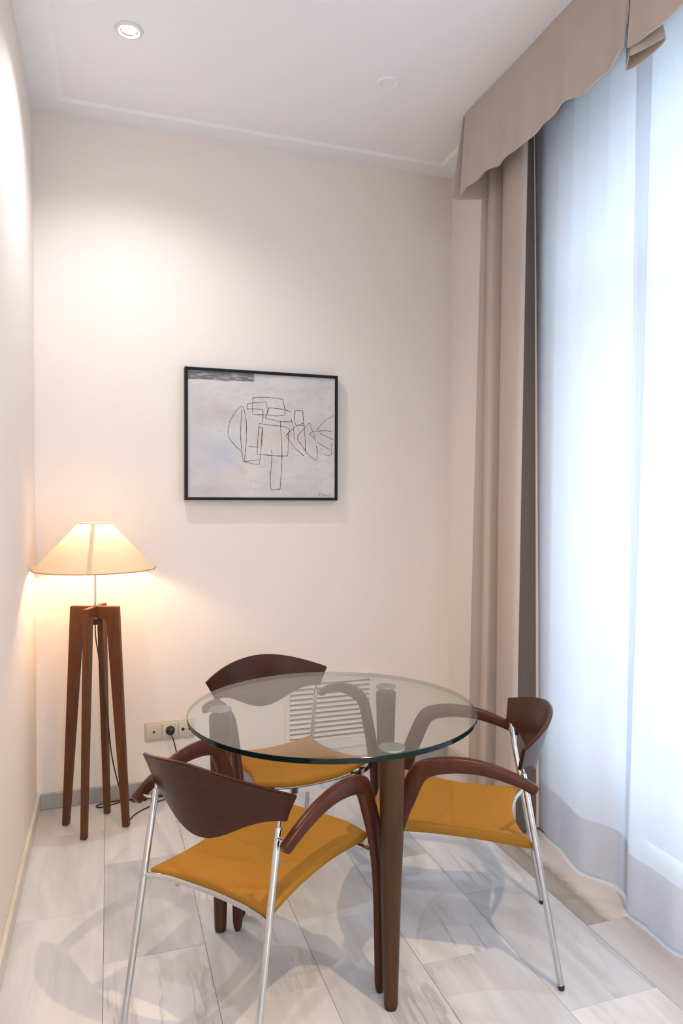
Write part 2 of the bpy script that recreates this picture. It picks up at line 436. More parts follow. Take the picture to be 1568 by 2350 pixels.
# outside: pale paving below the window
bm = NB(); box(bm, XO+.16, 30, -20, 22, -.5, -.35); box(bm, -20, XO+.16, -20, YF-.12, -.5, -.35); 
tag(finish(bm, 'ground', plain('pale_paving', (.42,.42,.42), .8), smooth=False), kind='structure')

# baseboards
def bb(name, mat, b): 
    bm = NB(); box(bm, *b, .002); return tag(finish(bm, name, mat, smooth=False), kind='structure')
HB = .068
bb('baseboard_back', MARB_BASE, (.014, XR-.0141, YB-.014, YB, .0005, HB))
MARB_CREAM = marble('marble_baseboard_cream', (.66,.62,.55), (.55,.52,.45), rot=0)
bb('baseboard_left', MARB_CREAM, (0, .014, YF, YB, .0005, HB))
bb('baseboard_right', MARB_CREAM, (XR-.014, XR, NY1+.002, YB, .0005, HB))
bb('baseboard_front', MARB_BASE, (.014, XR-.0141, YF, YF+.014, .0005, HB))

# ------------------------------------------------------------------ ceiling fittings
def downlight(x, y, lit=True, label=''):
    r = tag(empty('ceiling_downlight', (x, y, H+.008)), label, 'ceiling light', 'recessed ceiling lights' if lit else None)
    bm = NB(); lathe(bm, [(.030, .0), (.031, -.006), (.038, -.009), (.0475, -.005), (.049, 0)], 40, cap=False)
    finish(bm, 'trim_ring', WHITE, r)
    bm = NB(); lathe(bm, [(.0305, -.004), (.027, -.0015)], 40, cap=False); finish(bm, 'gimbal', CHROME, r)
    bm = NB(); lathe(bm, [(.0, -.0035), (.012, -.004), (.0235, -.0025), (.0265, -.001)], 32, cap=False); finish(bm, 'bulb', BULB_DOWN, r)
    return r
LBL = ['lit white recessed downlight above the floor lamp, nearest the back wall', 'assumed unseen white recessed downlight above the left wall side, second from the back wall',
       'added unseen white recessed fill downlight above the window side, level with the second left one', 'added unseen white recessed fill downlight on the left, nearest the added front wall window', 'added unseen white recessed fill downlight on the right, nearest the added front wall window']
for i, (x, y, e, c_) in enumerate(SPOTS):
    downlight(x, y, True, LBL[0] if i == 0 else LBL[i])
off = tag(empty('ceiling_cover', (1.36, 2.654, H+.008)), 'plain white round cover flush in the ceiling near the curtain pelmet, unlit', 'ceiling fitting')
bm = NB(); lathe(bm, [(.026, -.0015), (.027, -.004), (.040, -.005), (.043, -.003), (.044, 0)], 40, cap=False); finish(bm, 'trim_ring', CEIL, off)
bm = NB(); lathe(bm, [(.0, -.003), (.024, -.003), (.0262, -.0005)], 40, cap=False); finish(bm, 'cover_disc', CEIL, off)

# ------------------------------------------------------------------ ventilation grille
def grille():
    r = tag(empty('ventilation_grille', (1.329, YB, .30)), 'white louvred wall ventilation grille low on the back wall behind the glass table', 'vent')
    x0, x1, z0, z1 = -.229, .229, -.178, .186; a, b, c, d = -.206, .206, -.135, .152
    bm = NB()
    for B in ((x0, a, z0, z1), (b, x1, z0, z1), (a, b, z0, c), (a, b, d, z1)): box(bm, B[0], B[1], -.014, 0, B[2], B[3], .0012)
    finish(bm, 'frame', WHITE, r, False)
    bm = NB(); box(bm, a, b, -.0012, -.0002, c, d); finish(bm, 'backing', plain('slat_shade_grey', (.26,.25,.23), .8), r, False)  # grey colour stands for the shade bands between the slats
    n = 12; p = (d-c)/n; me = None
    for k in range(n):
        if me is None:
            bm = NB(); prism(bm, [(-.0135, -.0095), (-.0112, -.0105), (-.0015, .0010), (-.0035, .0022)], lambda y, z: (a, y, z), lambda y, z: (b, y, z))
            o = finish(bm, 'slat', WHITE, r, False); me = o.data
        else:
            o = bpy.data.objects.new('slat', me); COL.objects.link(o); o.parent = r
        o.location = (0, 0, c + p*(k+.5))
grille()

# ------------------------------------------------------------------ wall sockets
def sockets():
    r = tag(empty('wall_socket_panel', (.562, YB, .2915)), 'ivory triple wall socket panel with phone, power and aerial outlets', 'wall socket')
    bm = NB(); box(bm, -.112, .112, -.007, 0, -.0445, .0445, .0025, 2); finish(bm, 'frame', PLASTIC, r, angle=30)
    hole = plain('socket_hole', (.015,.014,.013), .6)
    for k, cx in enumerate((-.0725, 0, .0725)):
        m = empty('socket_module', (cx, -.007, 0)); m.parent = r
        bm = NB(); box(bm, -.0345, .0345, -.0045, 0.001, -.0335, .0335, .0015, 2); finish(bm, 'face_plate', PLASTIC, m, angle=30)
        bm = NB()
        if k == 0:
            box(bm, -.010, .010, -.0062, -.003, -.012, .012, .0012); finish(bm, 'jack_surround', PLASTIC, m, angle=30)
            bm = NB(); box(bm, -.0045, .0045, -.0068, -.005, -.005, .005, .0004); finish(bm, 'jack_opening', hole, m, False)
        elif k == 1:
            bm.free(); bm = NB(); tube(bm, [(0, -.0052, 0), (0, -.003, 0)], .0208, 32); finish(bm, 'socket_well', hole, m)
        else:
            for x in (-.0155, .0155): tube(bm, [(x, -.0052, 0), (x, -.003, 0)], .0072, 20)
            tube(bm, [(0, -.0052, 0), (0, -.003, 0)], .0018, 10); finish(bm, 'aerial_outlet', hole, m)
sockets()

# ------------------------------------------------------------------ painting
LINES = [[(-0.1041,0.1371),(-0.1274,0.1139),(-0.1506,0.0795),(-0.1635,0.0456),(-0.1676,0.0095),(-0.1584,-0.0184),(-0.143,-0.0385),(-0.1223,-0.0601),(-0.1067,-0.0726)],[(-0.0989,0.1358),(-0.0859,0.0899),(-0.0817,0.0331),(-0.0833,-0.0394),(-0.0885,-0.0914),(-0.0901,-0.1147)],[(-0.1025,0.1201),(-0.1067,0.0735),(-0.1093,0.0063),(-0.1052,-0.0504),(-0.1005,-0.0968),(-0.0963,-0.12)],[(-0.0963,-0.1216),(-0.0545,-0.1166),(-0.024,-0.1117)],[(-0.0953,-0.1205),(-0.0598,-0.1297),(-0.0218,-0.1331),(-0.0166,-0.0949),(-0.0123,-0.0374),(-0.0081,0.0357)],[(-0.0807,0.1263),(-0.077,0.1482),(-0.0335,0.1559),(0.0098,0.1606),(0.0152,0.1384),(0.0184,0.1098)],[(-0.0807,0.1237),(-0.044,0.1258),(-0.0045,0.1245),(-0.0034,0.088),(-0.0071,0.0618)],[(-0.0535,0.1767),(-0.0524,0.1586),(-0.0545,0.1067)],[(-0.0535,0.1767),(-0.0018,0.1819),(0.0407,0.1819),(0.0933,0.1761),(0.0971,0.15),(0.1015,0.1291),(0.1026,0.1029)],[(-0.0519,0.099),(0.0248,0.0996),(0.0622,0.097),(0.1015,0.1028)],[(0.0263,0.1337),(0.0675,0.1318),(0.1053,0.1267),(0.1313,0.1183)],[(0.0263,0.1337),(0.0168,0.1097),(0.0062,0.0842),(0.0408,0.0783),(0.0783,0.0719),(0.1324,0.0714),(0.1335,0.0841)],[(-0.0219,0.0581),(0.0301,0.0528),(0.0837,0.0495),(0.1108,0.0442),(0.1243,0.0351),(0.119,-0.0126),(0.1174,-0.0601),(0.1153,-0.0903),(0.0516,-0.0912),(-0.0308,-0.0858),(-0.0282,-0.017),(-0.0219,0.0581)],[(-0.0256,0.0403),(-0.0044,0.04),(-0.0071,0.0045),(-0.0097,-0.0478)],[(0.0799,0.0756),(0.0811,0.0389),(0.0849,-0.0136),(0.0876,-0.0714),(0.0866,-0.1294),(0.085,-0.169),(0.0813,-0.2139),(0.0786,-0.2482)],[(0.0382,-0.0648),(0.0388,-0.0989),(0.0356,-0.1514),(0.0313,-0.1935),(0.033,-0.2381),(0.0367,-0.2538),(0.0786,-0.2488)],[(-0.0729,-0.051),(-0.0229,-0.0523)],[(0.1954,0.0695),(0.1543,0.0494),(0.1244,0.0246),(0.107,0.0055),(0.1271,-0.0229),(0.1599,-0.059),(0.1957,-0.089)],[(0.1514,0.126),(0.1881,0.1276),(0.1926,0.0854),(0.1982,0.0324),(0.2011,-0.0207),(0.2028,-0.0686)],[(0.1514,0.126),(0.1488,0.0836),(0.1532,0.0573),(0.1954,0.0562)],[(0.1352,0.0778),(0.1434,0.0411),(0.1478,-0.0117)],[(0.223,0.0706),(0.1927,0.0375),(0.168,0.0102),(0.1637,-0.0112),(0.1873,-0.0424),(0.215,-0.079),(0.2595,-0.1127),(0.2622,-0.0725),(0.2565,-0.0378)],[(0.223,0.0706),(0.2341,0.039),(0.2481,0.0074),(0.2537,-0.0165)],[(0.2192,0.0171),(0.2369,0.0273),(0.2703,0.0327),(0.3096,0.0352),(0.335,0.0317)],[(0.2203,0.0182),(0.2425,0.0019),(0.2509,-0.0112)],[(0.3444,0.1118),(0.3095,0.09),(0.2814,0.0648),(0.262,0.0373)],[(0.2731,0.0243),(0.304,0.0092),(0.3436,-0.0074)],[(0.2621,-0.0216),(0.2985,-0.042),(0.3352,-0.0588),(0.3334,-0.0222)],[(0.3352,-0.0588),(0.3324,-0.0789),(0.3155,-0.0863),(0.2986,-0.077)],[(0.1162,0.0138),(0.1217,-0.0125)],[(0.2682,-0.2699),(0.2822,-0.2687),(0.2755,-0.2698),(0.2721,-0.2817)],[(0.2878,-0.2698),(0.2834,-0.2816),(0.2963,-0.2773),(0.2889,-0.2698)],[(0.2991,-0.2789),(0.3036,-0.2734),(0.307,-0.2804),(0.3115,-0.2739),(0.3149,-0.2804),(0.3194,-0.275),(0.3183,-0.2858)],[(0.3205,-0.2696),(0.3284,-0.2685),(0.325,-0.2804)]]
def painting():
    r = tag(empty('framed_painting', (.99, YB-.034, 1.647)), 'abstract line drawing painting in a thin black frame on the back wall', 'painting')
    w, h, t = .3635, .302, .0135
    bm = NB()
    for B in ((-w, -w+t, -h, h), (w-t, w, -h, h), (-w+t, w-t, -h, -h+t), (-w+t, w-t, h-t, h)): box(bm, B[0], B[1], -.008, .0335, B[2], B[3], .0008)
    finish(bm, 'frame', BLACK, r, False)
    # canvas: washed greys with blue and rust smudges
    M = Mt('painted_canvas'); v = M.coord()
    n1 = M.noise(v, 5, 6, .6, .4); n2 = M.noise(M.coord(scale=(1, 1, 3)), 13, 6, .7)
    c = M.ramp(n1, [(.3, (.56,.54,.53)), (.5, (.64,.62,.61)), (.7, (.70,.68,.665))])
    c = M.mix(M.ramp(n2, [(.5, (0,0,0)), (.75, (.6,.6,.6))]), c, (.44,.43,.43))
    def blob(cx, cz, rx, rz, amt):
        mp = M.n('ShaderNodeVectorMath', operation='SUBTRACT'); M.l(v, mp.inputs[0]); mp.inputs[1].default_value = (cx, 0, cz)
        dv = M.n('ShaderNodeVectorMath', operation='DIVIDE'); M.l(mp.outputs[0], dv.inputs[0]); dv.inputs[1].default_value = (rx, 1, rz)
        ln = M.n('ShaderNodeVectorMath', operation='LENGTH'); M.l(dv.outputs[0], ln.inputs[0])
        ad = M.n('ShaderNodeMath', operation='MULTIPLY_ADD'); M.l(n2, ad.inputs[0]); ad.inputs[1].default_value = 2.6; 
        M.l(ln.outputs[1], ad.inputs[2])
        mr = M.n('ShaderNodeMapRange'); M.l(ad.outputs[0], mr.inputs[0]); mr.inputs[1].default_value = 1.5; mr.inputs[2].default_value = 2.5; mr.inputs[3].default_value = amt*.8; mr.inputs[4].default_value = 0
        return mr.outputs[0]
    for cx, cz, rx, rz, amt, col in ((-.21, -.085, .13, .10, .6, (.40,.46,.60)), (-.20, .09, .13, .06, .45, (.50,.40,.36)), (.27, .03, .12, .10, .5, (.42,.41,.41)),
                                     (.04, -.01, .13, .08, .4, (.66,.56,.45)), (-.12, -.18, .13, .05, .4, (.70,.60,.48)), (-.31, .12, .05, .16, .3, (.46,.42,.42)), (-.25,-.26,.2,.03,.4,(.46,.42,.46))):
        c = M.mix(blob(cx, cz, rx, rz, amt), c, col)
    M.l(c, M.p.inputs['Base Color']); M.p.inputs['Roughness'].default_value = .7
    M.bump(n2, .25, .0008)
    bm = NB(); box(bm, -w+t, w-t, 0, .02, -h+t, h-t); finish(bm, 'canvas', M.m, r, False)
    # charcoal block, top left
    M2 = Mt('charcoal_wash'); n = M2.noise(M2.coord(scale=(12, 1, 60)), 1.6, 6, .7)
    M2.l(M2.ramp(n, [(.3, (.10,.09,.09)), (.5, (.20,.185,.18)), (.66, (.48,.46,.45))]), M2.p.inputs['Base Color']); M2.p.inputs['Roughness'].default_value = .8
    random.seed(3); bm = NB(); poly = [(-.0455, .2875), (-.0455, .256)]
    x = -.052
    while x > -.345:
        poly.append((x, (.2535 if x > -.13 else .2535-.006*min(1, (-.13-x)/.05)) + .002*sin(x*19) + random.uniform(-.0015, .0015))); x -= .008
    poly += [(-w+t+.0005, .246), (-w+t+.0005, .2875)]
    prism(bm, poly, lambda a, b: (a, -.0004, b), lambda a, b: (a, .0004, b)); finish(bm, 'charcoal_patch', M2.m, r, False)
    # drawn lines, flat on the canvas
    M3 = Mt('drawn_line'); n = M3.noise(M3.coord(), 14, 3)
    M3.l(M3.ramp(n, [(.36, (.03,.028,.026)), (.46, (.13,.11,.10)), (.53, (.34,.18,.08)), (.60, (.26,.24,.23)), (.70, (.06,.05,.05))]), M3.p.inputs['Base Color']); M3.p.inputs['Roughness'].default_value = .8
    for k, L in enumerate(LINES):
        bm = NB()
        sig = k >= len(LINES)-4
        P = [Vector((a, 0, b)) for a, b in L]
        pts = []
        if sig: pts = P
        else:
            run = [P[0]]                                       # smooth runs between the sharp corners
            for i in range(1, len(P)):
                run.append(P[i])
                if i == len(P)-1 or (P[i]-P[i-1]).angle(P[i+1]-P[i], 0) > .55:
                    sp = spline(run, 5); pts += sp if not pts else sp[1:]; run = [P[i]]
        wd0 = .0009 if sig else .00135
        ring = []
        for i, p in enumerate(pts):
            q = (pts[min(i+1, len(pts)-1)] - pts[max(i-1, 0)])
            if q.length < 1e-6: continue
            nrm = Vector((-q.z, 0, q.x)).normalized()
            wd = wd0*(.65 + .5*abs(sin(i*.9 + k*1.7)))
            ring.append((bm.verts.new(p + nrm*wd + Vector((0, -.0007, 0))), bm.verts.new(p - nrm*wd + Vector((0, -.0007, 0)))))
        for a, b in zip(ring, ring[1:]): bm.faces.new((a[0], b[0], b[1], a[1]))
        finish(bm, 'signature_stroke' if sig else 'drawn_line', M3.m, r, False)
painting()

# ------------------------------------------------------------------ floor lamp
def floor_lamp():
    LX, LY = .245, 3.074
    r = tag(empty('floor_lamp', (LX, LY, 0)), 'wooden four-legged floor lamp with a glowing conical parchment shade', 'lamp')
    th = .0115; ang = radians(-21.5)
    poly = [(0, .862), (.043, .862), (.052, .845), (.1135, .002), (.1155, 0), (.1375, 0), (.139, .002), (.1005, .908), (.0985, .91), (0, .91)]
    for k, rf in enumerate((1, .93, 1, .93)):
        a = ang + k*pi/2; c, s = cos(a), sin(a)
        bm = NB()
        start = .0 if k % 2 == 0 else th
        pl = [(max(x*rf, start), z) for x, z in poly]
        prism(bm, pl, lambda x, z: (c*x + s*th, s*x - c*th, z), lambda x, z: (c*x - s*th, s*x + c*th, z))
        bmesh.ops.bevel(bm, geom=list(bm.edges), offset=.0012, segments=1, affect='EDGES')
        finish(bm, 'leg', WOOD_LAMP, r, False)
    bm = NB(); tube(bm, [(0, 0, .855), (0, 0, .838)], .011, 16); tube(bm, [(0,0,.838), (0,0,.832)], [.011, .006], 16); finish(bm, 'cable_gland', RUBBER, r)
    bm = NB(); tube(bm, [(0, 0, .905), (0, 0, 1.13)], .0048, 14); lathe(bm, [(.012, .910), (.012, .914), (.005, .916)], 20); finish(bm, 'pole', CHROME, r)
    bm = NB(); lathe(bm, [(.014, 1.115), (.017, 1.12), (.017, 1.150), (.013, 1.155)], 20)
    for k in range(3):
        a = k*2*pi/3 + .4; tube(bm, [(0.012*cos(a), .012*sin(a), 1.152), (.04*cos(a), .04*sin(a), 1.225), (.0605*cos(a), .0605*sin(a), 1.245)], .0015, 6)
    finish(bm, 'bulb_holder', CHROME, r)
    bm = NB(); lathe(bm, [(.0005, 1.156), (.012, 1.158), (.016, 1.17), (.027, 1.188), (.030, 1.203), (.027, 1.218), (.016, 1.229), (.0005, 1.233)], 24); finish(bm, 'bulb', BULB_LAMP, r)
    zb, zt, rb, rt = 1.062, 1.252, .2385, .062
    def P(u, v, d=0):
        a = 2*pi*u; rad = rb + (rt-rb)*v + d
        wob = .0012*sin(40*a)*max(0, v-.9)*10
        return (cos(a)*(rad+wob), sin(a)*(rad+wob), zb + (zt-zb)*v)
    bm = NB(); nu, nv = 120, 14
    V = [[bm.verts.new(P(i/nu, j/nv)) for j in range(nv+1)] for i in range(nu)]
    for i in range(nu):
        for j in range(nv): bm.faces.new((V[i][j], V[(i+1) % nu][j], V[(i+1) % nu][j+1], V[i][j+1]))
    sh = finish(bm, 'shade', SHADE, r)
    bm = NB(); tube(bm, [(cos(2*pi*k/96)*(rb+.0005), sin(2*pi*k/96)*(rb+.0005), zb+.001) for k in range(97)], .0022, 8); finish(bm, 'rim_tape', plain('shade_rim', (.50,.30,.12), .7), sh)
    bm = NB(); tube(bm, [(cos(2*pi*k/64)*(rt+.0005), sin(2*pi*k/64)*(rt+.0005), zt-.001) for k in range(65)], .0020, 8)
    for k in range(28):
        a = 2*pi*k/28; tube(bm, [(cos(a)*(rt+.0015), sin(a)*(rt+.0015), zt), (cos(a+.07)*(rt+.010), sin(a+.07)*(rt+.010), zt-.009)], .0013, 5)
    finish(bm, 'rim_stitching', plain('white_stitch', (.80,.76,.68), .7), sh)
    bm = NB(); lathe(bm, [(.0, 1.2405), (.0585, 1.2405)], 40, cap=False); finish(bm, 'top_diffuser', shade_mat('diffuser_white', (.80,.74,.62), .10), sh)
    bm = NB()
    ac = -1.66/(2*pi)                                       # seam faces the viewer, slightly left
    grid(bm, lambda u, v: P(ac + .002 + (u-.5)*(.012 + .019*v**2), .01+.97*v, .0018), 3, 12); finish(bm, 'seam', SHADE_SEAM, sh)
    # cable: down from the head, across the floor, through the in-line switch, up to the socket
    def c3(x, y, z): return (x-LX, y-LY, z)
    pts = [(0,0,.835), c3(.247, 3.07, .78), c3(.26, 3.068, .687), c3(.275, 3.068, .559), c3(.292, 3.066, .439), c3(.303, 3.062, .324), c3(.315, 3.055, .247), c3(.338, 3.05, .15), c3(.362, 3.052, .07), c3(.376, 3.07, .012),
           c3(.381, 3.082, .004), c3(.395, 3.114, .004), c3(.428, 3.154, .004), c3(.46, 3.18, .004), c3(.497, 3.222, .004), c3(.54, 3.24, .004), c3(.555, 3.262, .004), c3(.52, 3.274, .004), c3(.455, 3.264, .006)]
    bm = NB(); tube(bm, spline(pts, 6), .0026, 8)
    pts = [c3(.395, 3.272, .006), c3(.36, 3.285, .004), c3(.302, 3.286, .003), c3(.262, 3.278, .003), c3(.243, 3.262, .003), c3(.252, 3.246, .003), c3(.275, 3.243, .003), c3(.31, 3.258, .003), c3(.36, 3.262, .010),
           c3(.42, 3.292, .003), c3(.52, 3.292, .003), c3(.58, 3.288, .01), c3(.597, 3.283, .09), c3(.592, 3.276, .167), c3(.586, 3.272, .20), c3(.577, 3.27, .243), c3(.568, 3.268, .27), c3(.563, 3.272, .285)]
    tube(bm, spline(pts, 6), .0026, 8)
    finish(bm, 'cable', RUBBER, r)
    bm = NB(); box(bm, .395-LX, .455-LX, 3.252-LY, 3.284-LY, .0005, .024, .006, 2); tube(bm, [c3(.425, 3.268, .022), c3(.425, 3.268, .036)], .010, 14); finish(bm, 'foot_switch', RUBBER, r)
    bm = NB(); tube(bm, [c3(.562, YB-.0125, .2915), c3(.562, YB-.030, .2915), c3(.562, YB-.036, .289)], [.0185, .0175, .010], 24); finish(bm, 'plug', RUBBER, r)
floor_lamp()

# ------------------------------------------------------------------ glass table
TLEGS = [(1.004, 1.713), (.626, 2.198), (1.215, 2.284)]
TC = (.949, 2.058); TR = .438
def table():
    r = tag(empty('glass_table', (*TC, 0)), 'round clear glass table on three round tapered wooden legs', 'table')
    z0, z1 = .6995, .7140
    bm = NB(); e = .0012; seg = 128
    prof = [(0.0001, z0), (TR-e, z0), (TR, z0+e), (TR, z1-e), (TR-e, z1), (0.0001, z1)]
    lathe(bm, prof, seg, cap=False)
    for f in bm.faces:
        rr = min(sqrt(v.co.x**2+v.co.y**2) for v in f.verts)
        f.material_index = 1 if rr > TR-.003 else 0
    finish(bm, 'tabletop', [GLASS_TOP, GLASS_EDGE], r, angle=30)
    BR = Mt('radial_brushed_disc'); BR.p.inputs['Metallic'].default_value = 1; BR.p.inputs['Roughness'].default_value = .32; BR.p.inputs['Base Color'].default_value = (.40,.45,.45,1)
    BR.p.inputs['Anisotropic'].default_value = .8; tg = BR.n('ShaderNodeTangent', direction_type='RADIAL', axis='Z'); BR.l(tg.outputs[0], BR.p.inputs['Tangent'])
    for x, y in TLEGS:
        X, Y = x-TC[0], y-TC[1]
        bm = NB(); lathe(bm, [(.0135, .0), (.0165, .0), (.0175, .006), (.0185, .012)], 28, (X, Y)); 
        ft = finish(bm, 'foot', RUBBER, None)
        bm = NB(); lathe(bm, [(.0186, .010), (.0215, .12), (.0265, .32), (.0305, .50), (.0335, .62), (.0352, .668), (.0345, .676), (.031, .680), (.0, .680)], 40, (X, Y))
        lg = finish(bm, 'leg', WOOD_TABLE, r); ft.parent = lg
        bm = NB(); lathe(bm, [(.010, .679), (.010, .6945)], 24, (X, Y)); lathe(bm, [(.0, .6935), (.034, .6935), (.0352, .6945), (.0352, .6982), (.0345, .6992), (.0, .6992)], 48, (X, Y), cap=False)
        finish(bm, 'mounting_disc', BR.m, lg)
table()

# ------------------------------------------------------------------ armchairs
ARM_O = [(.219,0),(.219,.16),(.217,.30),(.211,.39),(.200,.45),(.182,.505),(.162,.555),(.145,.592),(.128,.618),(.103,.634),(.065,.643),(.02,.646),(-.03,.643),(-.08,.633),(-.13,.616),(-.175,.596),(-.204,.580),(-.213,.572)]
ARM_I = [(.192,0),(.186,.16),(.178,.295),(.166,.38),(.152,.43),(.136,.48),(.119,.52),(.106,.553),(.093,.578),(.078,.590),(.055,.597),(.015,.602),(-.03,.602),(-.075,.596),(-.12,.584),(-.165,.568),(-.190,.554),(-.201,.551)]
def seat_outline(n=14):
    """counter-clockwise loop of the seat edge in plan"""
    rr = spline([(-.19,-.207,0), (-.10,-.180,0), (0,-.170,0), (.10,-.180,0), (.19,-.207,0)], n)
    rt = spline([(.193,-.203,0), (.176,-.10,0), (.172,.0,0), (.183,.10,0), (.216,.205,0)], n)
    ft = spline([(.214,.212,0), (.12,.250,0), (0,.262,0), (-.12,.250,0), (-.214,.212,0)], n)
    lf = spline([(-.216,.205,0), (-.183,.10,0), (-.172,0,0), (-.176,-.10,0), (-.193,-.203,0)], n)
    return rr, rt, ft, lf
CR0, CR1 = .022, 0.
def seat_z(x, y):
    z = .402 + .034*min(max((y+.2)/.42, 0), 1)
    z -= .014*(1-(x/.22)**2)*(1-((y-.0)/.28)**2)
    if y > .20: z -= 3.0*(y-.20)**2
    z -= .0035*max(0, 1-(x/.165)**6)*exp(-((y-(CR0+CR1*x*x))/.005)**2)
    return z
def make_chair(label):
    r = tag(empty('armchair'), label, 'chair', 'armchairs round the glass table')
    rr, rt, ft, lf = seat_outline()
    N = len(rr)-1
    def pick(c, t): 
        k = t*N; i = min(int(k), N-1); f = k-i; return c[i]*(1-f) + c[i+1]*f
    def coons(u, v):
        b, t = pick(rr, u), pick(ft, 1-u); l, g = pick(lf, 1-v), pick(rt, v)
        p = (1-v)*b + v*t + (1-u)*l + u*g - ((1-u)*(1-v)*rr[0] + u*(1-v)*rr[-1] + u*v*ft[0] + (1-u)*v*ft[-1])
        return p
    def S(u, v, lay):
        p = coons(u, v); e = min(u, 1-u, v, 1-v)
        edge = max(0, 1-e/.045)
        zt = seat_z(p.x, p.y)
        c = Vector((p.x*.97, p.y*.97+.0, 0))
        if lay: return (p.x, p.y, zt - .006*edge**2)
        q = p.lerp(Vector((0, .02, 0)), .012*edge)
        return (q.x, q.y, zt - .028 + .006*edge**2)
    bm = NB(); slab(bm, lambda u, v: S(u, v, 1), 44, 90, lambda u, v: S(u, v, 0))
    finish(bm, 'seat', MUSTARD, r, angle=70)
    # chrome ring under the seat
    bm = NB()
    tube(bm, spline([(-.2045,-.212,.381), (-.185,-.204,.380), (-.15,-.186,.377), (-.09,-.170,.370), (0,-.160,.366), (.09,-.170,.370), (.15,-.186,.377), (.185,-.204,.380), (.2045,-.212,.381)], 5), .0085, 12)
    for s in (-1, 1):
        tube(bm, spline([(s*.12, -.182, .366), (s*.125, -.1, .372), (s*.13, 0, .378), (s*.14, .12, .388), (s*.15, .225, .392)], 5), .007, 10)
        tube(bm, spline([(s*.14, .19, .392), (s*.20, .195, .392), (s*.246, .185, .388)], 5), .007, 10)
    # flat front band bulging between the front legs
    bar = spline([(-.248, .176, .392), (-.18, .226, .394), (-.09, .252, .392), (0, .258, .391), (.09, .252, .392), (.18, .226, .394), (.248, .176, .392)], 6)
    vs = []
    for i, p in enumerate(bar):
        q = (bar[min(i+1, len(bar)-1)] - bar[max(i-1, 0)]).normalized(); nrm = Vector((q.y, -q.x, 0))*-1
        vs.append([bm.verts.new(p + nrm*a*.003 + Vector((0, 0, b*.009))) for a, b in ((-1,-1), (1,-1), (1,1), (-1,1))])
    for A, B in zip(vs, vs[1:]):
        for k in range(4): bm.faces.new((A[k], A[(k+1) % 4], B[(k+1) % 4], B[k]))
    bm.faces.new(vs[0][::-1]); bm.faces.new(vs[-1])
    finish(bm, 'seat_frame', CHROME, r)
    for s in (-1, 1):
        # rear leg: chrome tube rising to the backrest
        a, b = Vector((s*.2105, -.281, .010)), Vector((s*.2038, -.175, .592))
        bm = NB(); tube(bm, [a, a.lerp(b, .5), b - (b-a).normalized()*.002, b], [.0088, .0088, .0088, .0075], 20)
        d = (b-a).normalized()
        tube(bm, [b - d*.01, b + d*.022], .0048, 14)
        tube(bm, [(s*.205, -.182, .570), (s*.236, -.190, .572)], .004, 10)
        rl = finish(bm, 'leg', CHROME, r)
        rl['label'] = 'chrome rear leg'
        bm = NB(); tube(bm, [a - d*.0098, a - d*.006, a + d*.004], [.0075, .0092, .0092], 18); finish(bm, 'foot_cap', RUBBER, rl)
        # bentwood arm and front leg in one piece
        bm = NB(); hs = []
        O = spline([(0, *p) for p in ARM_O], 4); I = spline([(0, *p) for p in ARM_I], 4)
        n = len(O)
        for i in range(n):
            t = i/(n-1); o, q = O[i], I[i]
            m = (o+q)/2; hv = (o-q)/2
            xc = s*(.257 - .013*max(0, (t-.55)/.45)); xt = .0125 + .0015*sin(pi*t)
            if i == n-1: xt *= .8; hv = hv*.8
            if i == 0: xt *= .85; hv = hv*.85
            sec = []
            for k in range(16):
                an = 2*pi*k/16; ca, sa = cos(an), sin(an); pw = .62
                ca = math.copysign(abs(ca)**pw, ca); sa = math.copysign(abs(sa)**pw, sa)
                sec.append(bm.verts.new((xc + xt*ca, m.y + hv.y*sa, m.z + hv.z*sa + (0.008 if i == 0 else 0))))
            hs.append(sec)
        for A, B in zip(hs, hs[1:]):
            for k in range(16): bm.faces.new((A[k], A[(k+1) % 16], B[(k+1) % 16], B[k]))
        bm.faces.new(hs[0][::-1]); bm.faces.new(hs[-1])
        fl = finish(bm, 'arm_leg', WOOD_CHAIR, r, angle=50)
        bm = NB(); tube(bm, [(s*.257, .205, .0), (s*.257, .205, .009)], .009, 14); finish(bm, 'foot_cap', RUBBER, fl)
    def B(u, v, off=0):
        t = 2*u-1; w = v
        hw = .219 + .034*w**1.2; x = t*hw
        yend = -.162 - .008*w; yc = -.222 - .051*w
        y = yend + (yc-yend)*(1-abs(t)**2.2)
        zb = .606 - .068*cos(pi/2*min(abs(t)/.92, 1))**2
        zt = .675 + .056*(1-abs(t)**1.8)
        z = zb + (zt-zb)*w
        n = Vector((t*.75, -1, -.25)).normalized()
        return (x + n.x*off, y + n.y*off, z + n.z*off)
    bm = NB(); slab(bm, lambda u, v: B(u, v, -.0055), 40, 14, lambda u, v: B(u, v, .0055))
    bmesh.ops.recalc_face_normals(bm, faces=bm.faces)
    es = [e for e in bm.edges if len(e.link_faces) == 2 and e.calc_face_angle(0) > radians(60)]
    bmesh.ops.bevel(bm, geom=es, offset=.0022, segments=2, affect='EDGES')
    finish(bm, 'backrest', WOOD_BACK, r, angle=45)
    return r
def copy_tree(o, parent=None):
    c = o.copy(); COL.objects.link(c); c.parent = parent
    for ch in [x for x in bpy.data.objects if x.parent == o]: copy_tree(ch, c)
    return c
ch = make_chair('armchair nearest the viewer, back turned, wood backrest and mustard seat')
ch.location = (.678, 1.852, 0); ch.rotation_euler.z = -.8946
c2 = copy_tree(ch); c2['label'] = 'right-hand armchair in front of the sheer curtain, seen from its side'
c2.location = (1.321, 1.942, 0); c2.rotation_euler.z = 1.0988
c3 = copy_tree(ch); c3['label'] = 'far armchair behind the glass table, facing the viewer, by the vent grille'
c3.location = (.916, 2.502, 0); c3.rotation_euler.z = 3.3309

